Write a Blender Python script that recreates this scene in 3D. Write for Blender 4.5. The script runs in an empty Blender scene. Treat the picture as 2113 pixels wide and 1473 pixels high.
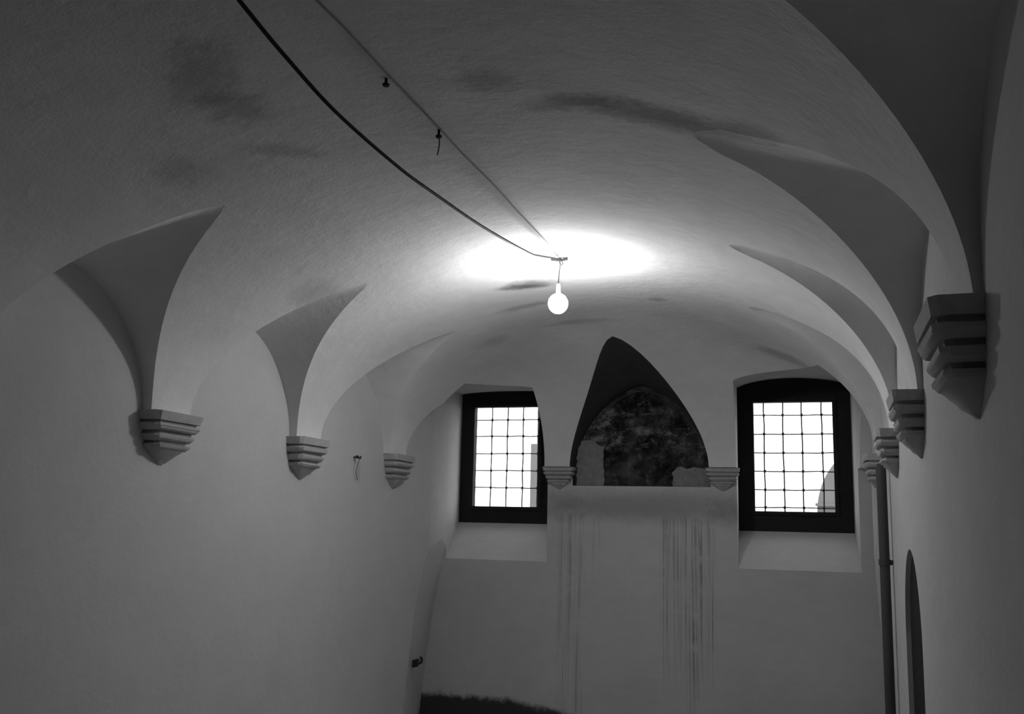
import bpy, bmesh, math, random
from mathutils import Vector, Matrix, noise
from mathutils.bvhtree import BVHTree
from mathutils.interpolate import poly_3d_calc
random.seed(7)
PI = math.pi
SC = bpy.context.scene
COL = SC.collection

# ------------------------------------------------------------------ camera
FPX = 2026.83
cd = bpy.data.cameras.new('camera')
cd.sensor_fit = 'HORIZONTAL'
cd.sensor_width = 36.0
cd.lens = FPX / 2113.0 * 36.0
cd.clip_start = 0.05
cam = bpy.data.objects.new('camera', cd)
COL.objects.link(cam)
r_ = Vector((0.95480432, 0.29632797, 0.02320461))
u_ = Vector((0.02824274, -0.16816186, 0.98535473))
f_ = Vector((-0.29589029, 0.94016558, 0.16893078))
m = Matrix((r_, u_, -f_)).transposed().to_4x4()
m.translation = Vector((0, 0, 1.6))
cam.matrix_world = m
SC.camera = cam

# ------------------------------------------------------------------ overcast sky, exposure
w = bpy.data.worlds.new('overcast_sky')
SC.world = w
w.use_nodes = True
w.node_tree.nodes['Background'].inputs[0].default_value = (1, 1, 1, 1)
w.node_tree.nodes['Background'].inputs[1].default_value = 3.4
vs = SC.view_settings
SC.display_settings.display_device = 'sRGB'
vs.view_transform = 'Standard'
vs.look = 'None'
vs.gamma = 1
vs.use_curve_mapping = False
vs.exposure = 0.0
BULB_STRENGTH = 262.0

# ------------------------------------------------------------------ dimensions (metres)
XL, XR = -3.36, 0.414
XC = (XL + XR) / 2
E = 9.0            # end wall
YB = -4.0          # wall behind the photographer
ZS = 2.15          # springing
HB, B = 1.06, 1.83  # barrel rise, half width
BR, Q1, Q2 = 1.865, 2.302, 2.138  # the fuller right haunch
FZ = -0.22         # floor level
Y0, VB = 7.0, 1.88  # where the rounded vault end begins, its length
PN = 6.0
WY = 9.5           # window plane
BAY = 1.5
YC1 = 4.449        # first left corbel in the photo


# ------------------------------------------------------------------ materials
def grey(v):
    return (v, v, v, 1)


class NT:
    def __init__(s, name):
        s.m = bpy.data.materials.new(name)
        s.m.use_nodes = True
        s.t = s.m.node_tree
        s.b = s.t.nodes['Principled BSDF']
        s.b.inputs['Roughness'].default_value = 0.92
        s.b.inputs['Specular IOR Level'].default_value = 0.1
        tc = s.t.nodes.new('ShaderNodeTexCoord')
        s.obj = tc.outputs['Object']

    def n(s, typ, ins=(), **kw):
        nd = s.t.nodes.new(typ)
        for k, v in kw.items():
            setattr(nd, k, v)
        for i, v in enumerate(ins):
            if v is None:
                continue
            if isinstance(v, bpy.types.NodeSocket):
                s.t.links.new(v, nd.inputs[i])
            else:
                nd.inputs[i].default_value = v
        return nd

    def math(s, op, a, b=0.0, clamp=False):
        nd = s.n('ShaderNodeMath', (a, b), operation=op)
        nd.use_clamp = clamp
        return nd.outputs[0]

    def noise(s, scale, detail=4, rough=0.6, stretch=None):
        v = s.obj
        if stretch:
            v = s.n('ShaderNodeMapping', (v, (0, 0, 0), (0, 0, 0), stretch)).outputs[0]
        nd = s.t.nodes.new('ShaderNodeTexNoise')
        s.t.links.new(v, nd.inputs['Vector'])
        nd.inputs['Scale'].default_value = scale
        nd.inputs['Detail'].default_value = detail
        nd.inputs['Roughness'].default_value = rough
        return nd.outputs['Fac']

    def ramp(s, v, a, b, c=0.0, d=1.0):
        nd = s.t.nodes.new('ShaderNodeMapRange')
        nd.clamp = True
        nd.interpolation_type = 'SMOOTHSTEP'
        s.t.links.new(v, nd.inputs[0])
        for i, x in enumerate((a, b, c, d)):
            nd.inputs[i + 1].default_value = x
        return nd.outputs[0]

    def blob(s, c, r, soft=0.35, wob=0.5, rot=0.0):
        """1 inside an ellipsoid of radii r about c, with a ragged edge"""
        mp = s.n('ShaderNodeMapping', (s.obj, c, (0, 0, rot), r), vector_type='TEXTURE').outputs[0]
        ln = s.n('ShaderNodeVectorMath', (mp,), operation='LENGTH').outputs['Value']
        ns = s.noise(13, 6, 0.75)
        v = s.math('ADD', ln, s.math('MULTIPLY', s.math('SUBTRACT', ns, 0.5), wob * 3))
        return s.ramp(v, 1.0 - soft, 1.0 + soft, 1.0, 0.0)

    def colour(s, v):
        cb = s.n('ShaderNodeCombineColor')
        for i in range(3):
            s.t.links.new(v, cb.inputs[i])
        s.t.links.new(cb.outputs[0], s.b.inputs['Base Color'])

    def bump(s, v, strength=0.3, dist=0.01):
        bp = s.t.nodes.new('ShaderNodeBump')
        bp.inputs['Strength'].default_value = strength
        bp.inputs['Distance'].default_value = dist
        s.t.links.new(v, bp.inputs['Height'])
        s.t.links.new(bp.outputs[0], s.b.inputs['Normal'])


def plaster(name, base=0.55, blobs=(), var=0.12, streaks=False, damp=False):
    k = NT(name)
    n1 = k.noise(1.3, 5, 0.6)
    n2 = k.noise(7, 6, 0.7)
    n3 = k.noise(4, 4, 0.6, (1, 1, 4))
    a = k.math('MULTIPLY', k.math('SUBTRACT', n1, 0.5), var * 2.2)
    b = k.math('MULTIPLY', k.math('SUBTRACT', n2, 0.5), var * 1.1)
    c = k.math('MULTIPLY', k.math('SUBTRACT', n3, 0.5), var * 0.8)
    v = k.math('MULTIPLY', k.math('ADD', k.math('ADD', k.math('ADD', a, b), c), 1.0), base)
    for bl in blobs:
        cc, rr, am = bl[:3]
        wob = bl[3] if len(bl) > 3 else 0.5
        rot = bl[4] if len(bl) > 4 else 0.0
        mk = k.blob(cc, rr, 0.65, wob, rot)
        v = k.math('MULTIPLY', v, k.math('SUBTRACT', 1.0, k.math('MULTIPLY', mk, am)))
    if streaks:
        sep = k.n('ShaderNodeSeparateXYZ', (k.obj,))
        X, Z = sep.outputs[0], sep.outputs[2]
        sn = k.ramp(k.noise(9, 3, 0.75, (9.0, 0.2, 0.05)), 0.46, 0.68)
        br = k.ramp(k.noise(5, 3, 0.6), 0.25, 0.55)
        for x0, x1, zt, zb, am in ((-2.36, -2.06, 1.75, -0.3, 0.42), (-2.05, -1.90, 1.72, 1.25, 0.38),
                                   (-1.40, -0.88, 1.73, 0.35, 0.62), (-1.2, -1.02, 0.9, -0.3, 0.5)):
            mk = k.math('MULTIPLY', k.ramp(X, x0, x0 + 0.05), k.ramp(X, x1 - 0.05, x1, 1.0, 0.0))
            mk = k.math('MULTIPLY', mk, k.ramp(Z, zt - 0.06, zt, 1.0, 0.0))
            mk = k.math('MULTIPLY', mk, k.ramp(Z, zb - 0.3, zb + 0.4))
            mk = k.math('MULTIPLY', mk, k.math('MULTIPLY', sn, br))
            v = k.math('MULTIPLY', v, k.math('SUBTRACT', 1.0, k.math('MULTIPLY', mk, am)))
    if damp:
        sep = k.n('ShaderNodeSeparateXYZ', (k.obj,))
        X, Z = sep.outputs[0], sep.outputs[2]
        zz = k.math('ADD', Z, k.math('MULTIPLY', k.noise(6, 6, 0.75), 0.20))
        zz = k.math('ADD', zz, k.ramp(X, -3.0, -1.7, 0.0, 0.14))
        v = k.math('MULTIPLY', v, k.ramp(zz, 0.09, 0.17, 0.10, 1.0))
    k.colour(v)
    k.bump(k.math('ADD', k.noise(14, 6, 0.65), k.math('MULTIPLY', k.noise(3, 3), 1.5)), 0.35, 0.012)
    return k.m


def simple(name, base, var=0.2, scale=12, rough=0.8, metal=0.0, bump=0.3, stretch=None):
    k = NT(name)
    n = k.noise(scale, 5, 0.65, stretch)
    k.colour(k.math('MULTIPLY', k.math('ADD', k.math('MULTIPLY', k.math('SUBTRACT', n, 0.5), var * 2), 1.0), base))
    k.b.inputs['Roughness'].default_value = rough
    k.b.inputs['Metallic'].default_value = metal
    k.bump(n, bump, 0.006)
    return k.m


M = {}
M['vault'] = plaster('vault_plaster', 0.72, [
    ((-0.52, 3.42, 3.06), (0.34, 0.10, 0.25), 0.55, 0.45, 0.15),
    ((-0.85, 3.36, 3.14), (0.22, 0.07, 0.2), 0.35, 0.6, -0.3),
    ((-0.20, 3.36, 2.93), (0.14, 0.09, 0.2), 0.35, 0.5),
    ((-1.13, 3.18, 3.18), (0.10, 0.09, 0.2), 0.30, 0.6),
    ((-2.05, 2.78, 3.1), (0.12, 0.22, 0.2), 0.32, 0.7, 0.6),
    ((-2.08, 3.05, 3.1), (0.10, 0.12, 0.2), 0.32, 0.8),
    ((-2.50, 3.33, 2.95), (0.10, 0.14, 0.2), 0.22, 0.7),
    ((-2.12, 3.48, 3.1), (0.16, 0.05, 0.2), 0.24, 0.5, 0.9),
    ((-2.78, 5.0, 2.92), (0.12, 0.2, 0.2), 0.22, 0.6),
    ((-1.82, 6.14, 3.2), (0.15, 0.10, 0.2), 0.55, 0.5, 0.3),
    ((-1.90, 6.15, 3.2), (0.14, 0.05, 0.2), 0.5, 0.5, 0.4),
    ((-2.00, 6.65, 3.1), (0.20, 0.06, 0.2), 0.30, 0.6),
    ((-1.06, 6.75, 3.1), (0.06, 0.06, 0.2), 0.35, 0.4),
    ((-1.75, 7.35, 3.1), (0.25, 0.06, 0.3), 0.22, 0.6),
    ((-2.45, 7.3, 2.9), (0.12, 0.12, 0.3), 0.22, 0.6),
    ((-0.25, 7.9, 2.95), (0.22, 0.10, 0.2), 0.35, 0.5),
    ((0.22, 6.9, 2.6), (0.08, 0.10, 0.12), 0.5, 0.5),
    ((-1.0, 2.3, 3.1), (0.5, 0.12, 0.2), 0.2, 0.6),
], var=0.15)
M['wall'] = plaster('wall_plaster', 0.55, [
    ((0.41, 1.95, 2.62), (0.2, 0.05, 0.06), 0.5, 0.4),
    ((-3.36, 6.85, 1.97), (0.1, 0.03, 0.07), 0.22, 0.4),
], var=0.10)
M['end'] = plaster('end_wall_plaster', 0.56, [
    ((-1.55, 9.0, 1.80), (0.95, 0.3, 0.13), 0.38, 0.35),
    ((-0.75, 9.0, 1.75), (0.18, 0.3, 0.13), 0.22, 0.5),
    ((-2.35, 9.0, 1.80), (0.2, 0.3, 0.16), 0.15, 0.5),
    ((-1.0, 9.0, 2.45), (0.03, 0.3, 0.03), 0.45, 0.3),
    ((-2.42, 9.0, 2.42), (0.025, 0.3, 0.025), 0.4, 0.3),
], var=0.14, streaks=True, damp=True)
M['floor'] = simple('worn_stone_floor', 0.42, 0.3, 3)
M['stone'] = simple('corbel_stone', 0.43, 0.3, 22, bump=0.5)
M['stone_dark'] = simple('dark_groove_stone', 0.26, 0.3, 25, bump=0.5)  # darker stone tone used in the corbel grooves
M['iron'] = simple('wrought_iron', 0.05, 0.3, 30, 0.6, 0.6)
M['frame'] = simple('dark_painted_wood', 0.022, 0.5, 10, 0.6, stretch=(1, 1, 6))
M['cable'] = simple('black_cable_rubber', 0.025, 0.1, 20, 0.5)
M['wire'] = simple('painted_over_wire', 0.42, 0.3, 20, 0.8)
M['socket'] = simple('dark_bakelite', 0.04, 0.1, 20, 0.4)
M['brass'] = simple('bulb_cap_metal', 0.5, 0.1, 30, 0.4, 0.9)
M['pipe'] = simple('weathered_pipe', 0.07, 0.4, 8, 0.7, stretch=(1, 1, 0.2))
M['door'] = simple('dark_door_wood', 0.02, 0.4, 6, 0.8, stretch=(6, 6, 0.4))
M['outside'] = simple('outside_render', 0.15, 0.15, 3)
M['ground'] = simple('outside_gravel', 0.08, 0.3, 9)
M['string'] = simple('grey_string', 0.15, 0.2, 30)

k = NT('window_glass')
tr = k.n('ShaderNodeBsdfTransparent', (grey(0.96),))
gl = k.n('ShaderNodeBsdfGlossy', (grey(0.8), 0.05))
mx = k.n('ShaderNodeMixShader', (0.04, tr.outputs[0], gl.outputs[0]))
k.t.links.new(mx.outputs[0], k.t.nodes['Material Output'].inputs[0])
M['glass'] = k.m

k = NT('glowing_bulb_glass')
em = k.n('ShaderNodeEmission', (grey(1), BULB_STRENGTH))
k.t.links.new(em.outputs[0], k.t.nodes['Material Output'].inputs[0])
M['glow'] = k.m

# dark damaged wall painting
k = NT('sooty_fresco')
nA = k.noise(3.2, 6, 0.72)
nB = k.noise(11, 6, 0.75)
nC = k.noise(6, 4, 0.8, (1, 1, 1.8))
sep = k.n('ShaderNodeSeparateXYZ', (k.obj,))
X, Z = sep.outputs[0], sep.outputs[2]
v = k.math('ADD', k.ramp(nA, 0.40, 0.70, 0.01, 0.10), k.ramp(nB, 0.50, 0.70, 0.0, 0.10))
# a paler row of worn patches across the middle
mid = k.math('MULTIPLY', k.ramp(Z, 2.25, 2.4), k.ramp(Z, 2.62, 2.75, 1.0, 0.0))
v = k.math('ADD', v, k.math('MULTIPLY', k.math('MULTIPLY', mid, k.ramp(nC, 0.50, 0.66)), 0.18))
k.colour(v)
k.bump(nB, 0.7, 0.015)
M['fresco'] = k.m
k = NT('fresco_border')
k.colour(k.ramp(k.noise(9, 6, 0.7), 0.3, 0.8, 0.05, 0.13))
M['fresco_border'] = k.m
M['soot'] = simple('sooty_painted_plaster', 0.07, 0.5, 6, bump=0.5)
M['patch'] = simple('rough_patch_plaster', 0.26, 0.5, 16, bump=0.8)


# ------------------------------------------------------------------ helpers
def mesh_obj(name, verts, faces, mat, parent=None, smooth=None):
    me = bpy.data.meshes.new(name)
    me.from_pydata([tuple(v) for v in verts], [], faces)
    me.validate()
    bm = bmesh.new()
    bm.from_mesh(me)
    bmesh.ops.remove_doubles(bm, verts=bm.verts, dist=1e-5)
    bmesh.ops.recalc_face_normals(bm, faces=bm.faces)
    bm.to_mesh(me)
    bm.free()
    if mat:
        me.materials.append(mat)
    o = bpy.data.objects.new(name, me)
    COL.objects.link(o)
    if parent:
        o.parent = parent
    if smooth is not None:
        shade(me, smooth)
    return o


def shade(me, deg):
    for p in me.polygons:
        p.use_smooth = True
    me.set_sharp_from_angle(angle=math.radians(deg))


def bm_obj(name, bm, mat, parent=None, smooth=None):
    me = bpy.data.meshes.new(name)
    bmesh.ops.recalc_face_normals(bm, faces=bm.faces)
    bm.to_mesh(me)
    bm.free()
    me.materials.append(mat)
    o = bpy.data.objects.new(name, me)
    COL.objects.link(o)
    if parent:
        o.parent = parent
    if smooth is not None:
        shade(me, smooth)
    return o


def tag(o, label=None, cat=None, group=None, kind=None):
    if label: o['label'] = label
    if cat: o['category'] = cat
    if group: o['group'] = group
    if kind: o['kind'] = kind
    return o


def empty(name, loc=(0, 0, 0), rz=0.0):
    o = bpy.data.objects.new(name, None)
    o.empty_display_size = 0.1
    o.location = loc
    o.rotation_euler = (0, 0, rz)
    COL.objects.link(o)
    return o


def tube_bm(bm, pts, r, seg=8, taper=None):
    pts = [Vector(p) for p in pts]
    rings = []
    up = Vector((0, 0, 1))
    prev = None
    for i, p in enumerate(pts):
        t = (pts[min(i + 1, len(pts) - 1)] - pts[max(i - 1, 0)]).normalized()
        a = prev - t * prev.dot(t) if prev else (up.cross(t) if abs(t.dot(up)) < 0.95 else Vector((1, 0, 0)).cross(t))
        a.normalize()
        prev = a
        b = t.cross(a)
        rr = r * (taper[i] if taper else 1)
        rings.append([bm.verts.new(p + (a * math.cos(2 * PI * k / seg) + b * math.sin(2 * PI * k / seg)) * rr) for k in range(seg)])
    for q in range(len(rings) - 1):
        for k in range(seg):
            bm.faces.new((rings[q][k], rings[q][(k + 1) % seg], rings[q + 1][(k + 1) % seg], rings[q + 1][k]))
    bm.faces.new(rings[0][::-1])
    bm.faces.new(rings[-1])


def lathe_bm(bm, prof, c=(0, 0, 0), seg=24):
    c = Vector(c)
    rings = []
    for r, z in prof:
        if r < 1e-6:
            rings.append([bm.verts.new(c + Vector((0, 0, z)))])
        else:
            rings.append([bm.verts.new(c + Vector((r * math.cos(2 * PI * k / seg), r * math.sin(2 * PI * k / seg), z))) for k in range(seg)])
    for a, b in zip(rings, rings[1:]):
        for k in range(seg):
            k2 = (k + 1) % seg
            if len(a) == 1 and len(b) == 1: continue
            if len(a) == 1: bm.faces.new((a[0], b[k2], b[k]))
            elif len(b) == 1: bm.faces.new((a[k], a[k2], b[0]))
            else: bm.faces.new((a[k], a[k2], b[k2], b[k]))


def box_bm(bm, x0, x1, y0, y1, z0, z1):
    v = [bm.verts.new((x, y, z)) for x in (x0, x1) for y in (y0, y1) for z in (z0, z1)]
    for f in ((0, 1, 3, 2), (4, 6, 7, 5), (0, 4, 5, 1), (2, 3, 7, 6), (0, 2, 6, 4), (1, 5, 7, 3)):
        bm.faces.new([v[i] for i in f])


def smooth_path(pts, n=10):
    """Catmull-Rom through the points"""
    P = [Vector(p) for p in pts]
    P = [P[0] * 2 - P[1]] + P + [P[-1] * 2 - P[-2]]
    out = []
    for i in range(1, len(P) - 2):
        for k in range(n):
            t = k / n
            a, b, c, d = P[i - 1], P[i], P[i + 1], P[i + 2]
            out.append(0.5 * ((2 * b) + (c - a) * t + (2 * a - 5 * b + 4 * c - d) * t * t + (3 * b - a - 3 * c + d) * t ** 3))
    out.append(P[-2])
    return out


# ------------------------------------------------------------------ the room: union of the voids
def loft(name, sections, closed_ends=True):
    """sections: equal-length closed polygons"""
    n = len(sections[0])
    V, F = [], []
    for s in sections: V += [Vector(p) for p in s]
    for i in range(len(sections) - 1):
        for k in range(n):
            k2 = (k + 1) % n
            F.append((i * n + k, i * n + k2, (i + 1) * n + k2, (i + 1) * n + k))
    F.append(tuple(range(n))[::-1])
    F.append(tuple((len(sections) - 1) * n + k for k in range(n)))
    return mesh_obj(name, V, F, None)


# lower room
prof = [(YB, FZ), (E, FZ), (E, ZS), (YB, ZS)]
lower = loft('lower', [[(XL, y, z) for y, z in prof], [(XR, y, z) for y, z in prof]])


def corner_splay(wall, s, levels):
    """the side wall opens outwards towards the end wall, more so lower down"""
    return loft('splay', [[(wall - s * 0.12, 7.2, z), (wall, back, z), (wall + s * o, E, z), (wall - s * 0.12, E, z)] for z, o, back in levels])


# upper room: barrel plus rounded end
NS = 44
V, F = [], []
def add(p):
    V.append(Vector(p)); return len(V) - 1
psis = [i / NS * PI / 2 for i in range(NS + 1)]
def haunch(p):
    return max(0.0, 1 - max(0.0, math.cos(p)) ** Q2) ** (1 / Q1)


secs = [(-math.sin(p) * B, math.cos(p)) for p in reversed(psis)] + [(haunch(p) * BR, math.cos(p)) for p in psis[1:]]   # left spring -> crown -> right spring
ys = [YB] + [YB + (Y0 - YB) * i / 22 for i in range(1, 23)]
rows = []
for y in ys:
    rows.append([add((XC + a, y, ZS + HB * b)) for a, b in secs])
for r0, r1 in zip(rows, rows[1:]):
    for k in range(len(r0) - 1):
        F.append((r0[k], r0[k + 1], r1[k + 1], r1[k]))
NA = 72
last = rows[-1]
# polar rings about the crown at y = Y0
ringprev = None
rings = []
for j in range(0, NS + 1):
    n = math.sin(psis[j]); c = math.cos(psis[j])
    if j == 0:
        rings.append([last[NS]]); continue
    ring = []
    for a in range(NA + 1):
        ph = PI * a / NA
        cx, sy = -math.cos(ph), math.sin(ph)
        k_ = (abs(cx) ** PN + abs(sy) ** PN) ** (-1 / PN)
        if a == 0: ring.append(last[NS - j])
        elif a == NA: ring.append(last[NS + j])
        else:
            t_ = max(0.0, a / NA * 2 - 1)
            t_ = t_ * t_ * (3 - 2 * t_)
            nn = n + (haunch(psis[j]) - n) * t_
            bb = B + (BR - B) * t_
            ring.append(add((XC + cx * k_ * nn * bb, Y0 + sy * k_ * nn * VB, ZS + HB * c)))
    rings.append(ring)
for a in range(NA):
    F.append((rings[0][0], rings[1][a + 1], rings[1][a]))
for r0, r1 in zip(rings[1:], rings[2:]):
    for a in range(NA):
        F.append((r0[a], r0[a + 1], r1[a + 1], r1[a]))
# skirt and closing faces
ZK = ZS - 0.06
plan = [rr[0] for rr in rows] + rings[-1][1:-1] + [rr[-1] for rr in reversed(rows)]
low = [add((V[i].x, V[i].y, ZK)) for i in plan]
for i in range(len(plan) - 1):
    F.append((plan[i], plan[i + 1], low[i + 1], low[i]))
F.append(tuple(low))
F.append(tuple(rows[0]) + (low[-1], low[0]))
upper = mesh_obj('upper', V, F, None)


def pw(t, e1=1.7, e2=0.6):
    t = min(abs(t), 1.0)
    return (1 - t ** e1) ** e2


def lunette(wall, s, yc, hw, z0, slope, dmax, skew=0.0, e1=1.7, e2=0.6, n=30):
    """pointed cross-vault: wall coordinate, inward direction, bay centre"""
    ts = [-math.cos(PI * i / n) for i in range(n + 1)]
    secs_ = []
    for j in range(13):
        d = dmax * j / 12
        x = wall + s * d
        zr = z0 + slope * min(d, 0.93 if s > 0 else 0.78)
        c = yc + skew * d
        poly = [(x, c + t * hw, ZS + (zr - ZS) * pw(t, e1, e2)) for t in ts]
        poly += [(x, c + hw, ZS - 0.03), (x, c - hw, ZS - 0.03)]
        secs_.append(poly)
    return loft('lun', secs_)


voids = [lower, upper]
for i in range(-3, 2):                       # left bays
    voids.append(lunette(XL, 1, YC1 + (i + 0.5) * BAY, 0.585, 2.78, 0.28, 1.1, 0.0, 1.6, 0.55, 40))
voids.append(lunette(XL, 1, 8.2, 0.60, 2.75, 0.0, 0.75))
for yc, hw in ((-0.76, 0.6), (0.74, 0.6), (2.115, 0.59), (3.639, 0.661), (5.148, 0.517), (6.665, 0.585)):   # right bays
    voids.append(lunette(XR, -1, yc, hw, 2.812, 0.325, 1.1, -0.112, 1.549, 0.285, 44))
voids.append(lunette(XR, -1, 8.2, 0.60, 2.72, 0.0, 0.65))
voids.append(corner_splay(XL, -1, ((1.66, 0.01, 8.6), (1.28, 0.12, 8.25), (0.83, 0.20, 8.05), (0.15, 0.28, 7.9), (FZ, 0.31, 7.85))))
voids.append(corner_splay(XR, 1, ((1.40, 0.005, 8.6), (0.81, 0.03, 8.1), (0.23, 0.07, 7.8), (FZ, 0.09, 7.75))))
# pointed niche of the end wall
n = 34
ts = [-math.cos(PI * i / n) for i in range(n + 1)]
NX, NHW, NB = -1.575, 0.635, 9.10
ss = []
for j in range(25):
    d = -0.10 + 1.75 * j / 24
    zr = 2.92 + 0.212 * (1 - (1 - min(max(d, 0), 1.3) / 1.3) ** 2)
    zb_ = 1.98
    ss.append([(NX + t * NHW, E - d, ZS + (zr - ZS) * pw(t, 1.5, 0.55)) for t in ts] + [(NX + NHW, E - d, zb_ if d < .1 else ZS - 0.03), (NX - NHW, E - d, zb_ if d < .1 else ZS - 0.03)])
voids.append(loft('niche', ss))


def recess(mouth, back, ym, na=14):
    """tapering window recess: (x0, x1, zside, ztop, zbottom)"""
    out = []
    for (x0, x1, zs, zt, zb), y in ((mouth, ym), (back, WY + 0.03)):
        poly = []
        for i in range(na + 1):
            t = -1 + 2 * i / na
            poly.append(((x0 + x1) / 2 + t * (x1 - x0) / 2, y, zs + (zt - zs) * math.sqrt(max(0, 1 - (t * 0.94) ** 2))))
        poly += [(x1, y, zb), (x0, y, zb)]
        out.append(poly)
    return loft('recess', out)


voids.append(recess((-3.30, -2.45, 2.772, 2.80, 0.52), (-3.52, -2.45, 2.915, 2.955, 1.64), 7.9))
voids.append(recess((-0.64, 0.39, 2.76, 2.84, 0.36), (-0.735, 0.285, 2.90, 3.03, 1.62), 7.6))


# doorway in the right wall
dy0, dy1 = 4.86, 5.78
dprof = []
for i in range(17):
    a = PI * i / 16
    dprof.append(((dy0 + dy1) / 2 - math.cos(a) * (dy1 - dy0) / 2, 1.08 + 0.45 * math.sin(a)))
dprof += [(dy1, FZ + 0.02), (dy0, FZ + 0.02)]
voids.append(loft('doorvoid', [[(XR - 0.2, y, z) for y, z in dprof], [(XR + 0.30, y, z) for y, z in dprof]]))

KIND = []
TREES = []


def source_normals(v):
    """clean smooth normals of one void's curved surface, to be handed to the cut shell"""
    me = v.data
    nor = [Vector() for _ in me.vertices]
    for p in me.polygons:
        if len(p.vertices) > 4 or (abs(p.normal.z) > 0.99 and p.center.z < ZS):
            continue
        for q in p.vertices:
            nor[q] += p.normal * p.area
    nor = [n_.normalized() if n_.length > 0 else Vector((0, 0, 1)) for n_ in nor]
    co = [q.co.copy() for q in me.vertices]
    tris = []
    for p in me.polygons:
        if len(p.vertices) <= 4 and not (abs(p.normal.z) > 0.99 and p.center.z < ZS):
            vv = list(p.vertices)
            for q in range(1, len(vv) - 1):
                tris.append((vv[0], vv[q], vv[q + 1]))
    return BVHTree.FromPolygons(co, tris), co, tris, nor


for i_, v in enumerate(voids):
    kd = v.name.split('.')[0]
    KIND.append(kd)
    tm = bpy.data.materials.new('void_%d' % i_)
    v.data.materials.append(tm)
    TREES.append(source_normals(v) if kd in ('upper', 'lun', 'niche') else None)


def normal_at(vi, p, fn):
    tree, co, tris, nor = TREES[vi]
    loc, n_, idx, dist = tree.find_nearest(p)
    a_, b_, c_ = tris[idx]
    w_ = poly_3d_calc([co[a_], co[b_], co[c_]], loc)
    n_ = (nor[a_] * w_[0] + nor[b_] * w_[1] + nor[c_] * w_[2]).normalized()
    return n_ if n_.dot(fn) > 0.5 else fn


main = voids[0]
for v in voids[1:]:
    md = main.modifiers.new('b', 'BOOLEAN')
    md.operation = 'UNION'
    md.solver = 'EXACT'
    md.object = v
    md.material_mode = 'TRANSFER'
dg = bpy.context.evaluated_depsgraph_get()
dg.update()
shell = bpy.data.meshes.new_from_object(main.evaluated_get(dg))
for v in voids:
    bpy.data.objects.remove(v, do_unlink=True)


bm = bmesh.new()
bm.from_mesh(shell)
bm.faces.ensure_lookup_table()
cls = {}
vid = [int(m_.name.split('_')[1].split('.')[0]) for m_ in shell.materials]
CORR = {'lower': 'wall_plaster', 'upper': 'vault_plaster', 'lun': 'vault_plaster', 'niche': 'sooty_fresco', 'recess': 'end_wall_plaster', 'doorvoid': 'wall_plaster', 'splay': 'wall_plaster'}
mname = [CORR[KIND[q]] for q in vid]
for f in bm.faces:
    c = f.calc_center_median()
    nrm = f.normal
    mx_ = max(v.co.z for v in f.verts)
    if all(abs(v.co.x - XL) < 2e-3 for v in f.verts): g = 'wall_left'
    elif all(abs(v.co.x - XR) < 2e-3 for v in f.verts): g = 'wall_right'
    elif mx_ < FZ + 0.01: g = 'floor'
    elif all(v.co.y < YB + 0.01 for v in f.verts): g = 'wall_rear'
    elif all(v.co.y > WY + 0.02 for v in f.verts): g = None      # open to the sky behind the frames
    elif mname[f.material_index] == 'wall_plaster' and c.x > XR + 0.29: g = None   # behind the door leaf
    elif all(abs(v.co.y - E) < 2e-3 for v in f.verts): g = 'wall_end'
    elif mname[f.material_index] == 'end_wall_plaster': g = 'wall_end'
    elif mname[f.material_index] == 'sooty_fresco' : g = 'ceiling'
    elif mname[f.material_index] == 'wall_plaster':
        g = 'wall_left' if c.x < XL + 0.02 else 'wall_right' if c.x > XR - 0.02 else 'ceiling'
    else: g = 'ceiling'
    cls[f.index] = g
ftag = {}
for gname, mat in (('floor', 'floor'), ('ceiling', 'vault'), ('wall_left', 'wall'), ('wall_right', 'wall'), ('wall_end', 'end'), ('wall_rear', 'wall')):
    b2 = bmesh.new()
    vm = {}
    lnors = []
    for f in bm.faces:
        if cls[f.index] != gname: continue
        vs_ = []
        for v in f.verts:
            if v.index not in vm: vm[v.index] = b2.verts.new(v.co)
            vs_.append(vm[v.index])
        try: nf = b2.faces.new(vs_[::-1])
        except ValueError: continue
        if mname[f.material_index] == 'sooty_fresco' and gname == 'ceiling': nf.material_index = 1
        vi = vid[f.material_index]
        fn = f.normal.copy()
        for lv in reversed(f.verts):
            lnors.append(tuple(-(normal_at(vi, lv.co, fn) if gname == 'ceiling' and TREES[vi] else fn)))
    me = bpy.data.meshes.new(gname)
    b2.to_mesh(me)
    b2.free()
    me.materials.append(M[mat])
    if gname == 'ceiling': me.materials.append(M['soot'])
    for p in me.polygons: p.use_smooth = True
    me.normals_split_custom_set(lnors)
    o = bpy.data.objects.new(gname, me)
    COL.objects.link(o)
    tag(o, kind='structure')
bm.free()
bpy.data.meshes.remove(shell)

# ground outside
g = bmesh.new()
box_bm(g, -14, 10, WY + 0.15, 34, -0.45, -0.25)
tag(bm_obj('ground', g, M['ground']), kind='structure')


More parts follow.
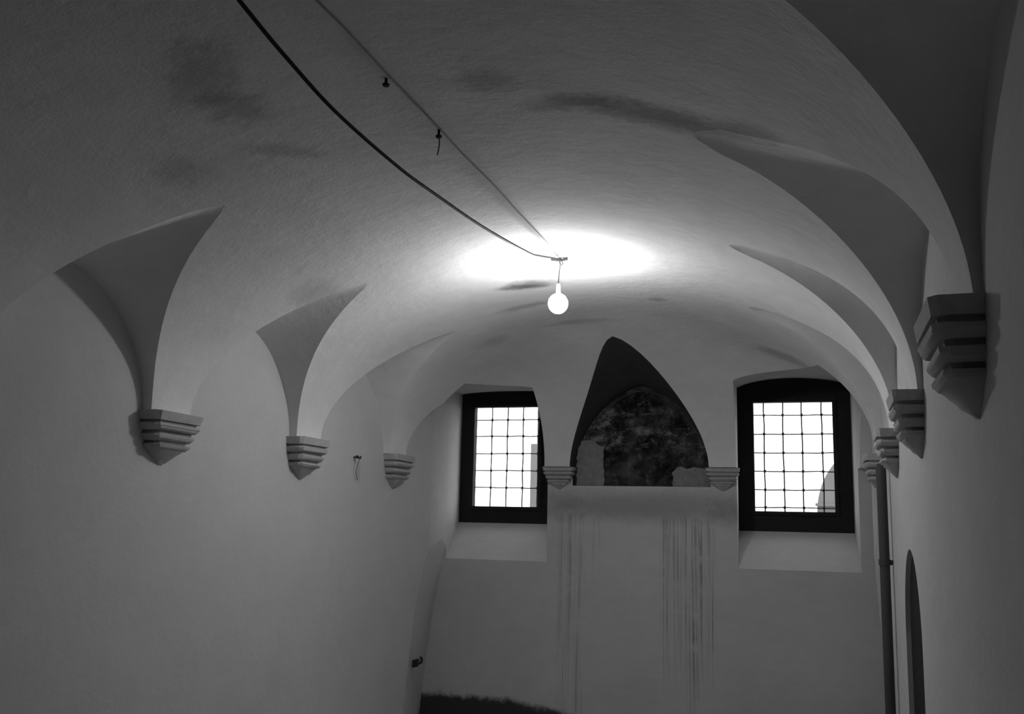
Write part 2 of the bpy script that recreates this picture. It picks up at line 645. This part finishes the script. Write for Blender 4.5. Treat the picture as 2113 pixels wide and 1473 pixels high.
# ------------------------------------------------------------------ windows
def arch_frame(name, x0, x1, z0, zs, zt, ix0, ix1, iz0, iz1, y0, y1, parent):
    """board frame with a low arched head and a rectangular opening"""
    na = 16
    outer = [(x0, z0), (x1, z0)]
    for i in range(na + 1):
        t = 1 - 2 * i / na
        outer.append(((x0 + x1) / 2 + t * (x1 - x0) / 2, zs + (zt - zs) * math.sqrt(max(0, 1 - (t * 0.94) ** 2))))
    def inner_at(p):
        cx, cz = (ix0 + ix1) / 2, (iz0 + iz1) / 2
        dx, dz = p[0] - cx, p[1] - cz
        s = min((ix1 - ix0) / 2 / max(abs(dx), 1e-9), (iz1 - iz0) / 2 / max(abs(dz), 1e-9))
        return (cx + dx * s, cz + dz * s)
    # use matching angular samples incl. exact inner corners
    ring = []
    def seg(pa, pb, n_):
        return [(pa[0] + (pb[0] - pa[0]) * k_ / n_, pa[1] + (pb[1] - pa[1]) * k_ / n_) for k_ in range(n_)]
    ob = []
    for a_, b_ in zip(outer, outer[1:] + outer[:1]):
        ob += seg(a_, b_, 6)
    ib = [inner_at(p) for p in ob]
    for cx_, cz_ in ((ix0, iz0), (ix1, iz0), (ix1, iz1), (ix0, iz1)):
        k_ = min(range(len(ib)), key=lambda q: (ib[q][0] - cx_) ** 2 + (ib[q][1] - cz_) ** 2)
        ib[k_] = (cx_, cz_)
    n_ = len(ob)
    V_, F_ = [], []
    for y in (y0, y1):
        V_ += [(p[0], y, p[1]) for p in ob] + [(p[0], y, p[1]) for p in ib]
    for q in range(n_):
        q2 = (q + 1) % n_
        F_ += [(q, q2, n_ + q2, n_ + q), (2 * n_ + q, 2 * n_ + q2, 3 * n_ + q2, 3 * n_ + q),
               (q, q2, 2 * n_ + q2, 2 * n_ + q), (n_ + q, n_ + q2, 3 * n_ + q2, 3 * n_ + q)]
    return mesh_obj(name, V_, F_, M['frame'], parent)


def window(name, outer, inner, thick):
    root = empty(name, ((inner[0] + inner[1]) / 2, WY, inner[2]))
    tag(root, kind='structure')
    P = root.location
    x0, x1, z0, zs, zt = outer
    ix0, ix1, iz0, iz1 = inner
    fr = arch_frame('window_frame', x0 - P.x, x1 - P.x, z0 - P.z, zs - P.z, zt - P.z, ix0 - P.x, ix1 - P.x, iz0 - P.z, iz1 - P.z, -0.0, thick, root)
    # a raised casement rim round the opening
    b = bmesh.new()
    t = 0.035
    for (a0, a1, c0, c1) in ((ix0 - t, ix1 + t, iz0 - t, iz0), (ix0 - t, ix1 + t, iz1, iz1 + t), (ix0 - t, ix0, iz0, iz1), (ix1, ix1 + t, iz0, iz1)):
        box_bm(b, a0 - P.x, a1 - P.x, -0.018, 0.002, c0 - P.z, c1 - P.z)
    bm_obj('casement_rim', b, M['frame'], root)
    b = bmesh.new()
    box_bm(b, ix0 - 0.004 - P.x, ix1 + 0.004 - P.x, 0.035, 0.039, iz0 - 0.004 - P.z, iz1 + 0.004 - P.z)
    bm_obj('glass_pane', b, M['glass'], root)
    return root


window('window_1', (-3.56, -2.44, 1.62, 2.93, 2.99), (-3.37, -2.685, 1.785, 2.79), 0.07)
window('window_2', (-0.77, 0.30, 1.60, 2.91, 3.06), (-0.585, 0.125, 1.785, 2.80), 0.07)


def grille(label, xs, zs, x0, x1, z0, z1, knots=True):
    y = WY + 0.078
    xs = [x * y / 9.7 for x in xs]
    zs = [1.6 + (z - 1.6) * y / 9.7 for z in zs]
    root = empty('window_grille', ((x0 + x1) / 2, y, z0))
    tag(root, label, 'grille')
    P = root.location
    for i, x in enumerate(xs):
        b = bmesh.new()
        wob = [random.uniform(-0.004, 0.004) for _ in range(9)]
        tube_bm(b, [(x - P.x + wob[q], 0, (z1 - z0) * q / 8) for q in range(9)], 0.0065, 8)
        if knots:
            for z in zs:
                lathe_bm(b, [(0, -0.017), (0.011, -0.011), (0.014, 0), (0.011, 0.011), (0, 0.017)], (x - P.x, 0, z - P.z), 10)
        bm_obj('upright_bar', b, M['iron'], root, 40)
    for z in zs:
        b = bmesh.new()
        wob = [random.uniform(-0.003, 0.003) for _ in range(9)]
        tube_bm(b, [((x0 - P.x) + (x1 - x0) * q / 8, 0.010, z - P.z + wob[q]) for q in range(9)], 0.0055, 8)
        bm_obj('cross_bar', b, M['iron'], root, 40)


grille('forged iron grille with round knots outside the left window', (-3.25, -3.08, -2.91, -2.75), (2.68, 2.51, 2.33, 2.155, 1.98), -3.45, -2.6, 1.70, 2.86)
grille('forged iron grille of square mesh outside the right window', (-0.50, -0.325, -0.15, 0.03), (2.70, 2.52, 2.34, 2.165, 1.99, 1.825), -0.66, 0.20, 1.70, 2.88)

# outside masses seen through the windows
b = bmesh.new()
box_bm(b, -4.08, -3.2, 14, 16.5, -0.25, 2.80)
box_bm(b, -4.00, -3.2, 14.05, 16.5, 2.80, 2.90)
o = bm_obj('garden_wall', b, M['outside'])
tag(o, 'pale stepped wall end standing outside beyond the left window', 'wall')

b = bmesh.new()
prof_ = []
for i in range(21):
    t = i / 20
    prof_.append((-0.05 + 0.9 * (1 - math.cos(t * PI / 2)), 1.85 + 1.0 * math.sin(t * PI / 2)))
pl = [(-0.05, -0.25)] + prof_ + [(1.7 - x, z) for x, z in reversed(prof_[:-1])] + [(1.75, -0.25)]
Vv = [(x, 14.0, z) for x, z in pl] + [(x, 17.0, z) for x, z in pl]
nn_ = len(pl)
Ff = [(i, (i + 1) % nn_, nn_ + (i + 1) % nn_, nn_ + i) for i in range(nn_)] + [tuple(range(nn_)), tuple(range(nn_, 2 * nn_))]
b.free()
o = mesh_obj('rounded_gable', Vv, Ff, M['outside'], None, 30)
b = bmesh.new()
box_bm(b, -0.07, 1.77, 13.95, 14.0, 1.95, 1.99)
bm_obj('string_course', b, M['outside'], o)
tag(o, 'pale round-topped gable standing outside beyond the right window', 'building')


# ------------------------------------------------------------------ corbels
def corbel(label, pos, rz, sc=1.0, group=None):
    """local: x away from the wall, y along the wall, z up; origin at the wall under the abacus"""
    root = empty('corbel', pos, rz)
    tag(root, label, 'corbel', group)

    def slab(name, z0, z1, w0, w1, d0, d1, mat, bulge=0.0, par=root):
        # rectangular slab: w = half width, d = projection (0 bottom, 1 top)
        V_, F_ = [], []
        steps = 6 if bulge else 1
        prof_ = []
        for i in range(steps + 1):
            t = i / steps
            ex = bulge * math.sin(PI * t)
            prof_.append((z0 + (z1 - z0) * t, w0 + (w1 - w0) * t + ex, d0 + (d1 - d0) * t + ex))
        for z, w_, d_ in prof_:
            c = min(0.022, w_ * 0.35, d_ * 0.35)
            V_ += [(p_[0] * sc, p_[1] * sc, p_[2] * sc) for p_ in ((-0.03, -w_, z), (d_ - c, -w_, z), (d_, -w_ + c, z), (d_, w_ - c, z), (d_ - c, w_, z), (-0.03, w_, z))]
        V_ = [(x + random.uniform(-.0025, .0025), y + random.uniform(-.003, .003), z + random.uniform(-.002, .002)) for x, y, z in V_]
        n_ = 6
        for i in range(len(prof_) - 1):
            for q in range(n_):
                F_.append((i * n_ + q, i * n_ + (q + 1) % n_, (i + 1) * n_ + (q + 1) % n_, (i + 1) * n_ + q))
        F_.append(tuple(range(n_)))
        F_.append(tuple((len(prof_) - 1) * n_ + q for q in range(n_)))
        return mesh_obj(name, V_, F_, M[mat], par, 35)

    slab('abacus', 0.215, 0.262, 0.195, 0.203, 0.118, 0.126, 'stone')
    slab('groove', 0.196, 0.217, 0.178, 0.182, 0.102, 0.104, 'stone_dark')
    slab('moulding', 0.163, 0.198, 0.175, 0.192, 0.102, 0.118, 'stone', 0.006)
    slab('groove', 0.144, 0.165, 0.158, 0.162, 0.086, 0.088, 'stone_dark')
    slab('moulding', 0.110, 0.146, 0.152, 0.170, 0.085, 0.102, 'stone', 0.006)
    slab('groove', 0.092, 0.112, 0.130, 0.134, 0.072, 0.074, 'stone_dark')
    slab('moulding', 0.068, 0.094, 0.135, 0.150, 0.078, 0.092, 'stone', 0.005)
    # pendant tip: a half pyramid
    slab('pendant_tip', -0.012, 0.070, 0.012, 0.128, 0.006, 0.076, 'stone', 0.004)
    return root


CZ = 1.885
GL = 'moulded corbels carrying the vault ribs'
corbel('large moulded stone corbel on the left wall, nearest of its row', (XL, 4.46, CZ), 0, 1.0, GL)
corbel('middle of the three moulded stone corbels on the left wall', (XL, 5.95, CZ), 0, 1.0, GL)
corbel('farthest moulded stone corbel on the left wall, near the left window', (XL, 7.48, CZ), 0, 1.0, GL)
corbel('big dark moulded corbel on the right wall, nearest to the viewer', (XR, 2.885, 1.925), PI, 1.08, GL)
corbel('dark corbel on the right wall, second from the viewer above the low doorway', (XR, 4.47, 1.93), PI, 0.98, GL)
corbel('third corbel along the right wall, seen edge on before the pipe', (XR, 5.885, 1.92), PI, 0.95, GL)
corbel('smallest corbel on the right wall, farthest, close to the right window', (XR, 7.43, 1.90), PI, 0.95, GL)
corbel('pale low corbel on the end wall between left window and dark niche', (-2.335, E, 1.955), -PI / 2, 0.74, 'corbels of the end wall')
corbel('pale low corbel on the end wall between dark niche and right window', (-0.83, E, 1.955), -PI / 2, 0.74, 'corbels of the end wall')


# ------------------------------------------------------------------ painting in the pointed niche
def niche_outline(n_=30, hw=NHW - 0.012, z0=1.985, top=2.905):
    pts = [(NX - hw, z0)]
    for i in range(n_ + 1):
        t = -math.cos(PI * i / n_)
        pts.append((NX + hw * t, ZS + (top - ZS) * pw(t)))
    pts.append((NX + hw, z0))
    return pts


def rough(pts, step=0.03, amp=0.010, base=1.99):
    out = []
    for (x0, z0), (x1, z1) in zip(pts, pts[1:]):
        n_ = max(1, int(math.hypot(x1 - x0, z1 - z0) / step))
        for q in range(n_):
            x, z = x0 + (x1 - x0) * q / n_, z0 + (z1 - z0) * q / n_
            if z > base:
                x += random.uniform(-amp, amp); z += random.uniform(-amp, amp)
            out.append((x, z))
    out.append(pts[-1])
    return out


def plate(name, pts, y0, y1, mat, parent=None, jitter=0.0):
    V_ = [(x + random.uniform(-jitter, jitter), y0, z + random.uniform(-jitter, jitter)) for x, z in pts]
    V_ += [(v_[0], y1, v_[2]) for v_ in V_]
    n_ = len(pts)
    F_ = [tuple(range(n_)), tuple(range(n_, 2 * n_))] + [(i, (i + 1) % n_, n_ + (i + 1) % n_, n_ + i) for i in range(n_)]
    return mesh_obj(name, V_, F_, mat, parent)


fr = plate('wall_painting', niche_outline(), NB - 0.018, NB + 0.005, M['fresco'])
tag(fr, 'dark damaged wall painting filling the back of the pointed niche', 'painting')
# faint arched border line
bp = bmesh.new()
arc = []
for i in range(31):
    t = -0.93 + 1.86 * i / 30
    arc.append((NX + (NHW - 0.03) * t, NB - 0.016, ZS + (2.875 - ZS) * pw(t)))
tube_bm(bp, arc, 0.009, 6)
bm_obj('arched_border', bp, M['fresco_border'], fr)
rp = rough([(-2.19, 1.985), (-2.185, 2.30), (-2.15, 2.40), (-2.06, 2.42), (-1.99, 2.37), (-1.93, 2.35), (-1.925, 1.985)])
plate('plaster_patch', [(x, z) for x, z in rp], NB - 0.035, NB - 0.01, M['patch'], fr)
rp = rough([(-1.285, 1.985), (-1.285, 2.10), (-1.24, 2.16), (-1.12, 2.15), (-1.03, 2.16), (-0.955, 2.12), (-0.955, 1.985)])
plate('plaster_patch', [(x, z) for x, z in rp], NB - 0.040, NB - 0.01, M['patch'], fr)


# ------------------------------------------------------------------ lamp
HX, HY, HZ = XC, 5.6, ZS + HB
root = empty('hanging_bulb', (HX, HY, HZ))
tag(root, 'bare glowing light bulb hanging on a short cord from the vault', 'lamp')
b = bmesh.new()
lathe_bm(b, [(0, 0.0), (0.012, -0.002), (0.014, -0.012), (0.006, -0.02), (0, -0.02)], (0, 0, 0.004), 12)
tube_bm(b, [(0, 0, -0.01), (0, 0, -0.035), (0.012, 0, -0.048), (0.02, 0, -0.038), (0.018, 0, -0.026)], 0.0035, 8)
tube_bm(b, [(-0.055, 0.0, -0.006), (-0.02, 0, -0.012), (0.01, 0, -0.016), (0.05, 0.004, -0.008)], 0.010, 8)  # dark crossbar widened to stand in for the socket's shadow round the hook
bm_obj('ceiling_hook_and_shadow', b, M['socket'], root, 40)
b = bmesh.new()
tube_bm(b, smooth_path([(0.004, 0, -0.03), (0.001, 0.0, -0.07), (-0.004, 0, -0.12), (-0.006, 0, -0.165)]), 0.0028, 8)
bm_obj('cord', b, M['cable'], root, 40)
b = bmesh.new()
lathe_bm(b, [(0, -0.160), (0.008, -0.162), (0.0135, -0.172), (0.0145, -0.222), (0, -0.222)], (-0.006, 0, 0), 16)
bm_obj('lamp_socket', b, M['brass'], root, 40)
b = bmesh.new()
pr = [(0.0135, -0.222)]
for i in range(0, 15):
    a = PI * (0.13 + 0.87 * i / 14)
    pr.append((0.060 * math.sin(a), -0.285 + 0.062 * math.cos(a)))  # globe made oversize so its shape takes in part of the glare
pr[-1] = (0.0, pr[-1][1])
lathe_bm(b, pr, (-0.006, 0, 0), 28)
bm_obj('bulb_glass', b, M['glow'], root, 60)

# feed cable and the thin wire painted over along the crown
pts = [(HX + 0.0, 5.58, 3.196), (-1.478, 5.40, 3.158), (-1.478, 5.17, 3.105), (-1.478, 4.94, 3.062), (-1.478, 4.21, 2.98), (-1.478, 3.59, 2.935), (-1.478, 3.21, 2.915),
       (-1.478, 2.73, 2.918), (-1.478, 2.42, 2.95), (-1.478, 2.16, 2.992), (-1.478, 1.6, 3.10), (-1.475, 1.1, 3.205)]
b = bmesh.new()
tube_bm(b, smooth_path(pts, 8), 0.0065, 10)
o = bm_obj('lamp_cable', b, M['cable'], None, 50)
tag(o, 'black sagging electric cable running along under the vault to the bulb', 'cable')
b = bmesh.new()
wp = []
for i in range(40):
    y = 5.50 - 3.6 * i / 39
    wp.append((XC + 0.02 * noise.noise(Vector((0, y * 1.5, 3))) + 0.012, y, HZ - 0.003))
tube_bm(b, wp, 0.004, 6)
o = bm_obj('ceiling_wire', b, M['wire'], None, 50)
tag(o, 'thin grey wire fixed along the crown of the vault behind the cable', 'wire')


def nail(label, x, y, z, length=0.03, tail=None):
    root = empty('ceiling_nail', (x, y, z))
    tag(root, label, 'nail')
    b = bmesh.new()
    lathe_bm(b, [(0, 0.004), (0.006, 0.002), (0.006, -length), (0.014, -length - 0.002), (0.012, -length - 0.010), (0, -length - 0.012)], (0, 0, 0), 10)
    bm_obj('shank', b, M['iron'], root, 40)
    if tail:
        b = bmesh.new()
        tube_bm(b, smooth_path(tail, 6), 0.0028, 6)
        bm_obj('string_end', b, M['string'], root, 40)


nail('bent nail in the crown of the vault with a short hanging string', XC + 0.01, 3.57, HZ, 0.03, [(0, 0, -0.03), (0.004, 0.0, -0.06), (0.0, 0.004, -0.09), (-0.004, 0, -0.115)])
nail('small plain nail in the vault crown, nearer than the stringed one', XC - 0.01, 3.09, HZ, 0.02)

# hook with string on the left wall, and the dark fitting low by the corner
root = empty('wall_hook', (XL, 6.75, 2.07))
tag(root, 'small dark hook with a dangling string on the left wall between corbels', 'hook')
b = bmesh.new()
tube_bm(b, smooth_path([(-0.005, 0, 0.01), (0.035, 0, 0.01), (0.055, 0, 0.0), (0.06, 0, 0.02)], 5), 0.006, 8)
lathe_bm(b, [(0, -0.014), (0.012, -0.009), (0.016, 0), (0.012, 0.009), (0, 0.014)], (0.03, 0, 0.012), 12)
bm_obj('hook', b, M['iron'], root, 40)
b = bmesh.new()
tube_bm(b, smooth_path([(0.05, 0.0, 0.0), (0.045, -0.012, -0.04), (0.03, -0.006, -0.09), (0.02, 0.02, -0.125), (0.015, 0.055, -0.155)], 6), 0.003, 6)
bm_obj('string', b, M['string'], root, 40)

root = empty('wall_bracket', (XL, 8.10, 0.42))
tag(root, 'small black bracket low on the left wall beside the corner', 'bracket')
b = bmesh.new()
box_bm(b, -0.002, 0.016, -0.05, 0.07, -0.032, 0.03)
bmesh.ops.bevel(b, geom=b.edges[:], offset=0.004, segments=2, affect='EDGES')
bm_obj('back_plate', b, M['iron'], root, 40)
b = bmesh.new()
tube_bm(b, smooth_path([(0.012, 0.03, 0.0), (0.045, 0.03, 0.0), (0.055, 0.03, 0.03), (0.045, 0.02, 0.05)], 5), 0.010, 8)
tube_bm(b, smooth_path([(0.012, -0.03, -0.01), (0.04, -0.035, -0.015), (0.05, -0.04, 0.01)], 5), 0.010, 8)
bm_obj('peg', b, M['iron'], root, 40)

# ------------------------------------------------------------------ pipe on the right wall
root = empty('wall_pipe', (XR - 0.05, 6.55, FZ))
tag(root, 'tall dark vertical pipe fixed to the right wall below the small corbels', 'pipe')
b = bmesh.new()
lathe_bm(b, [(0, 0), (0.030, 0.0), (0.030, 2.22), (0.022, 2.25), (0, 2.26)], (0, 0, 0), 20)
bm_obj('pipe_run', b, M['pipe'], root, 40)
for z in (0.55, 1.65):
    b = bmesh.new()
    lathe_bm(b, [(0.029, -0.018), (0.035, -0.018), (0.035, 0.018), (0.029, 0.018)], (0, 0, z), 20)
    box_bm(b, 0.033, 0.051, -0.012, 0.012, z - 0.015, z + 0.015)
    bm_obj('pipe_clip', b, M['pipe'], root, 40)

# ------------------------------------------------------------------ low doorway
dr = empty('door_1', (XR + 0.025, (dy0 + dy1) / 2, 0.0))
tag(dr, kind='structure')
cy = (dy0 + dy1) / 2
pl = []
for i in range(25):
    a = PI * i / 24
    pl.append((-math.cos(a) * 0.458, 1.08 + 0.448 * math.sin(a)))
pl += [(0.458, FZ + 0.022), (-0.458, FZ + 0.022)]
Vv = [(0.0, y, z) for y, z in pl] + [(0.05, y, z) for y, z in pl]
nn_ = len(pl)
Ff = [tuple(range(nn_)), tuple(range(nn_, 2 * nn_))] + [(i, (i + 1) % nn_, nn_ + (i + 1) % nn_, nn_ + i) for i in range(nn_)]
mesh_obj('door_leaf', Vv, Ff, M['door'], dr)
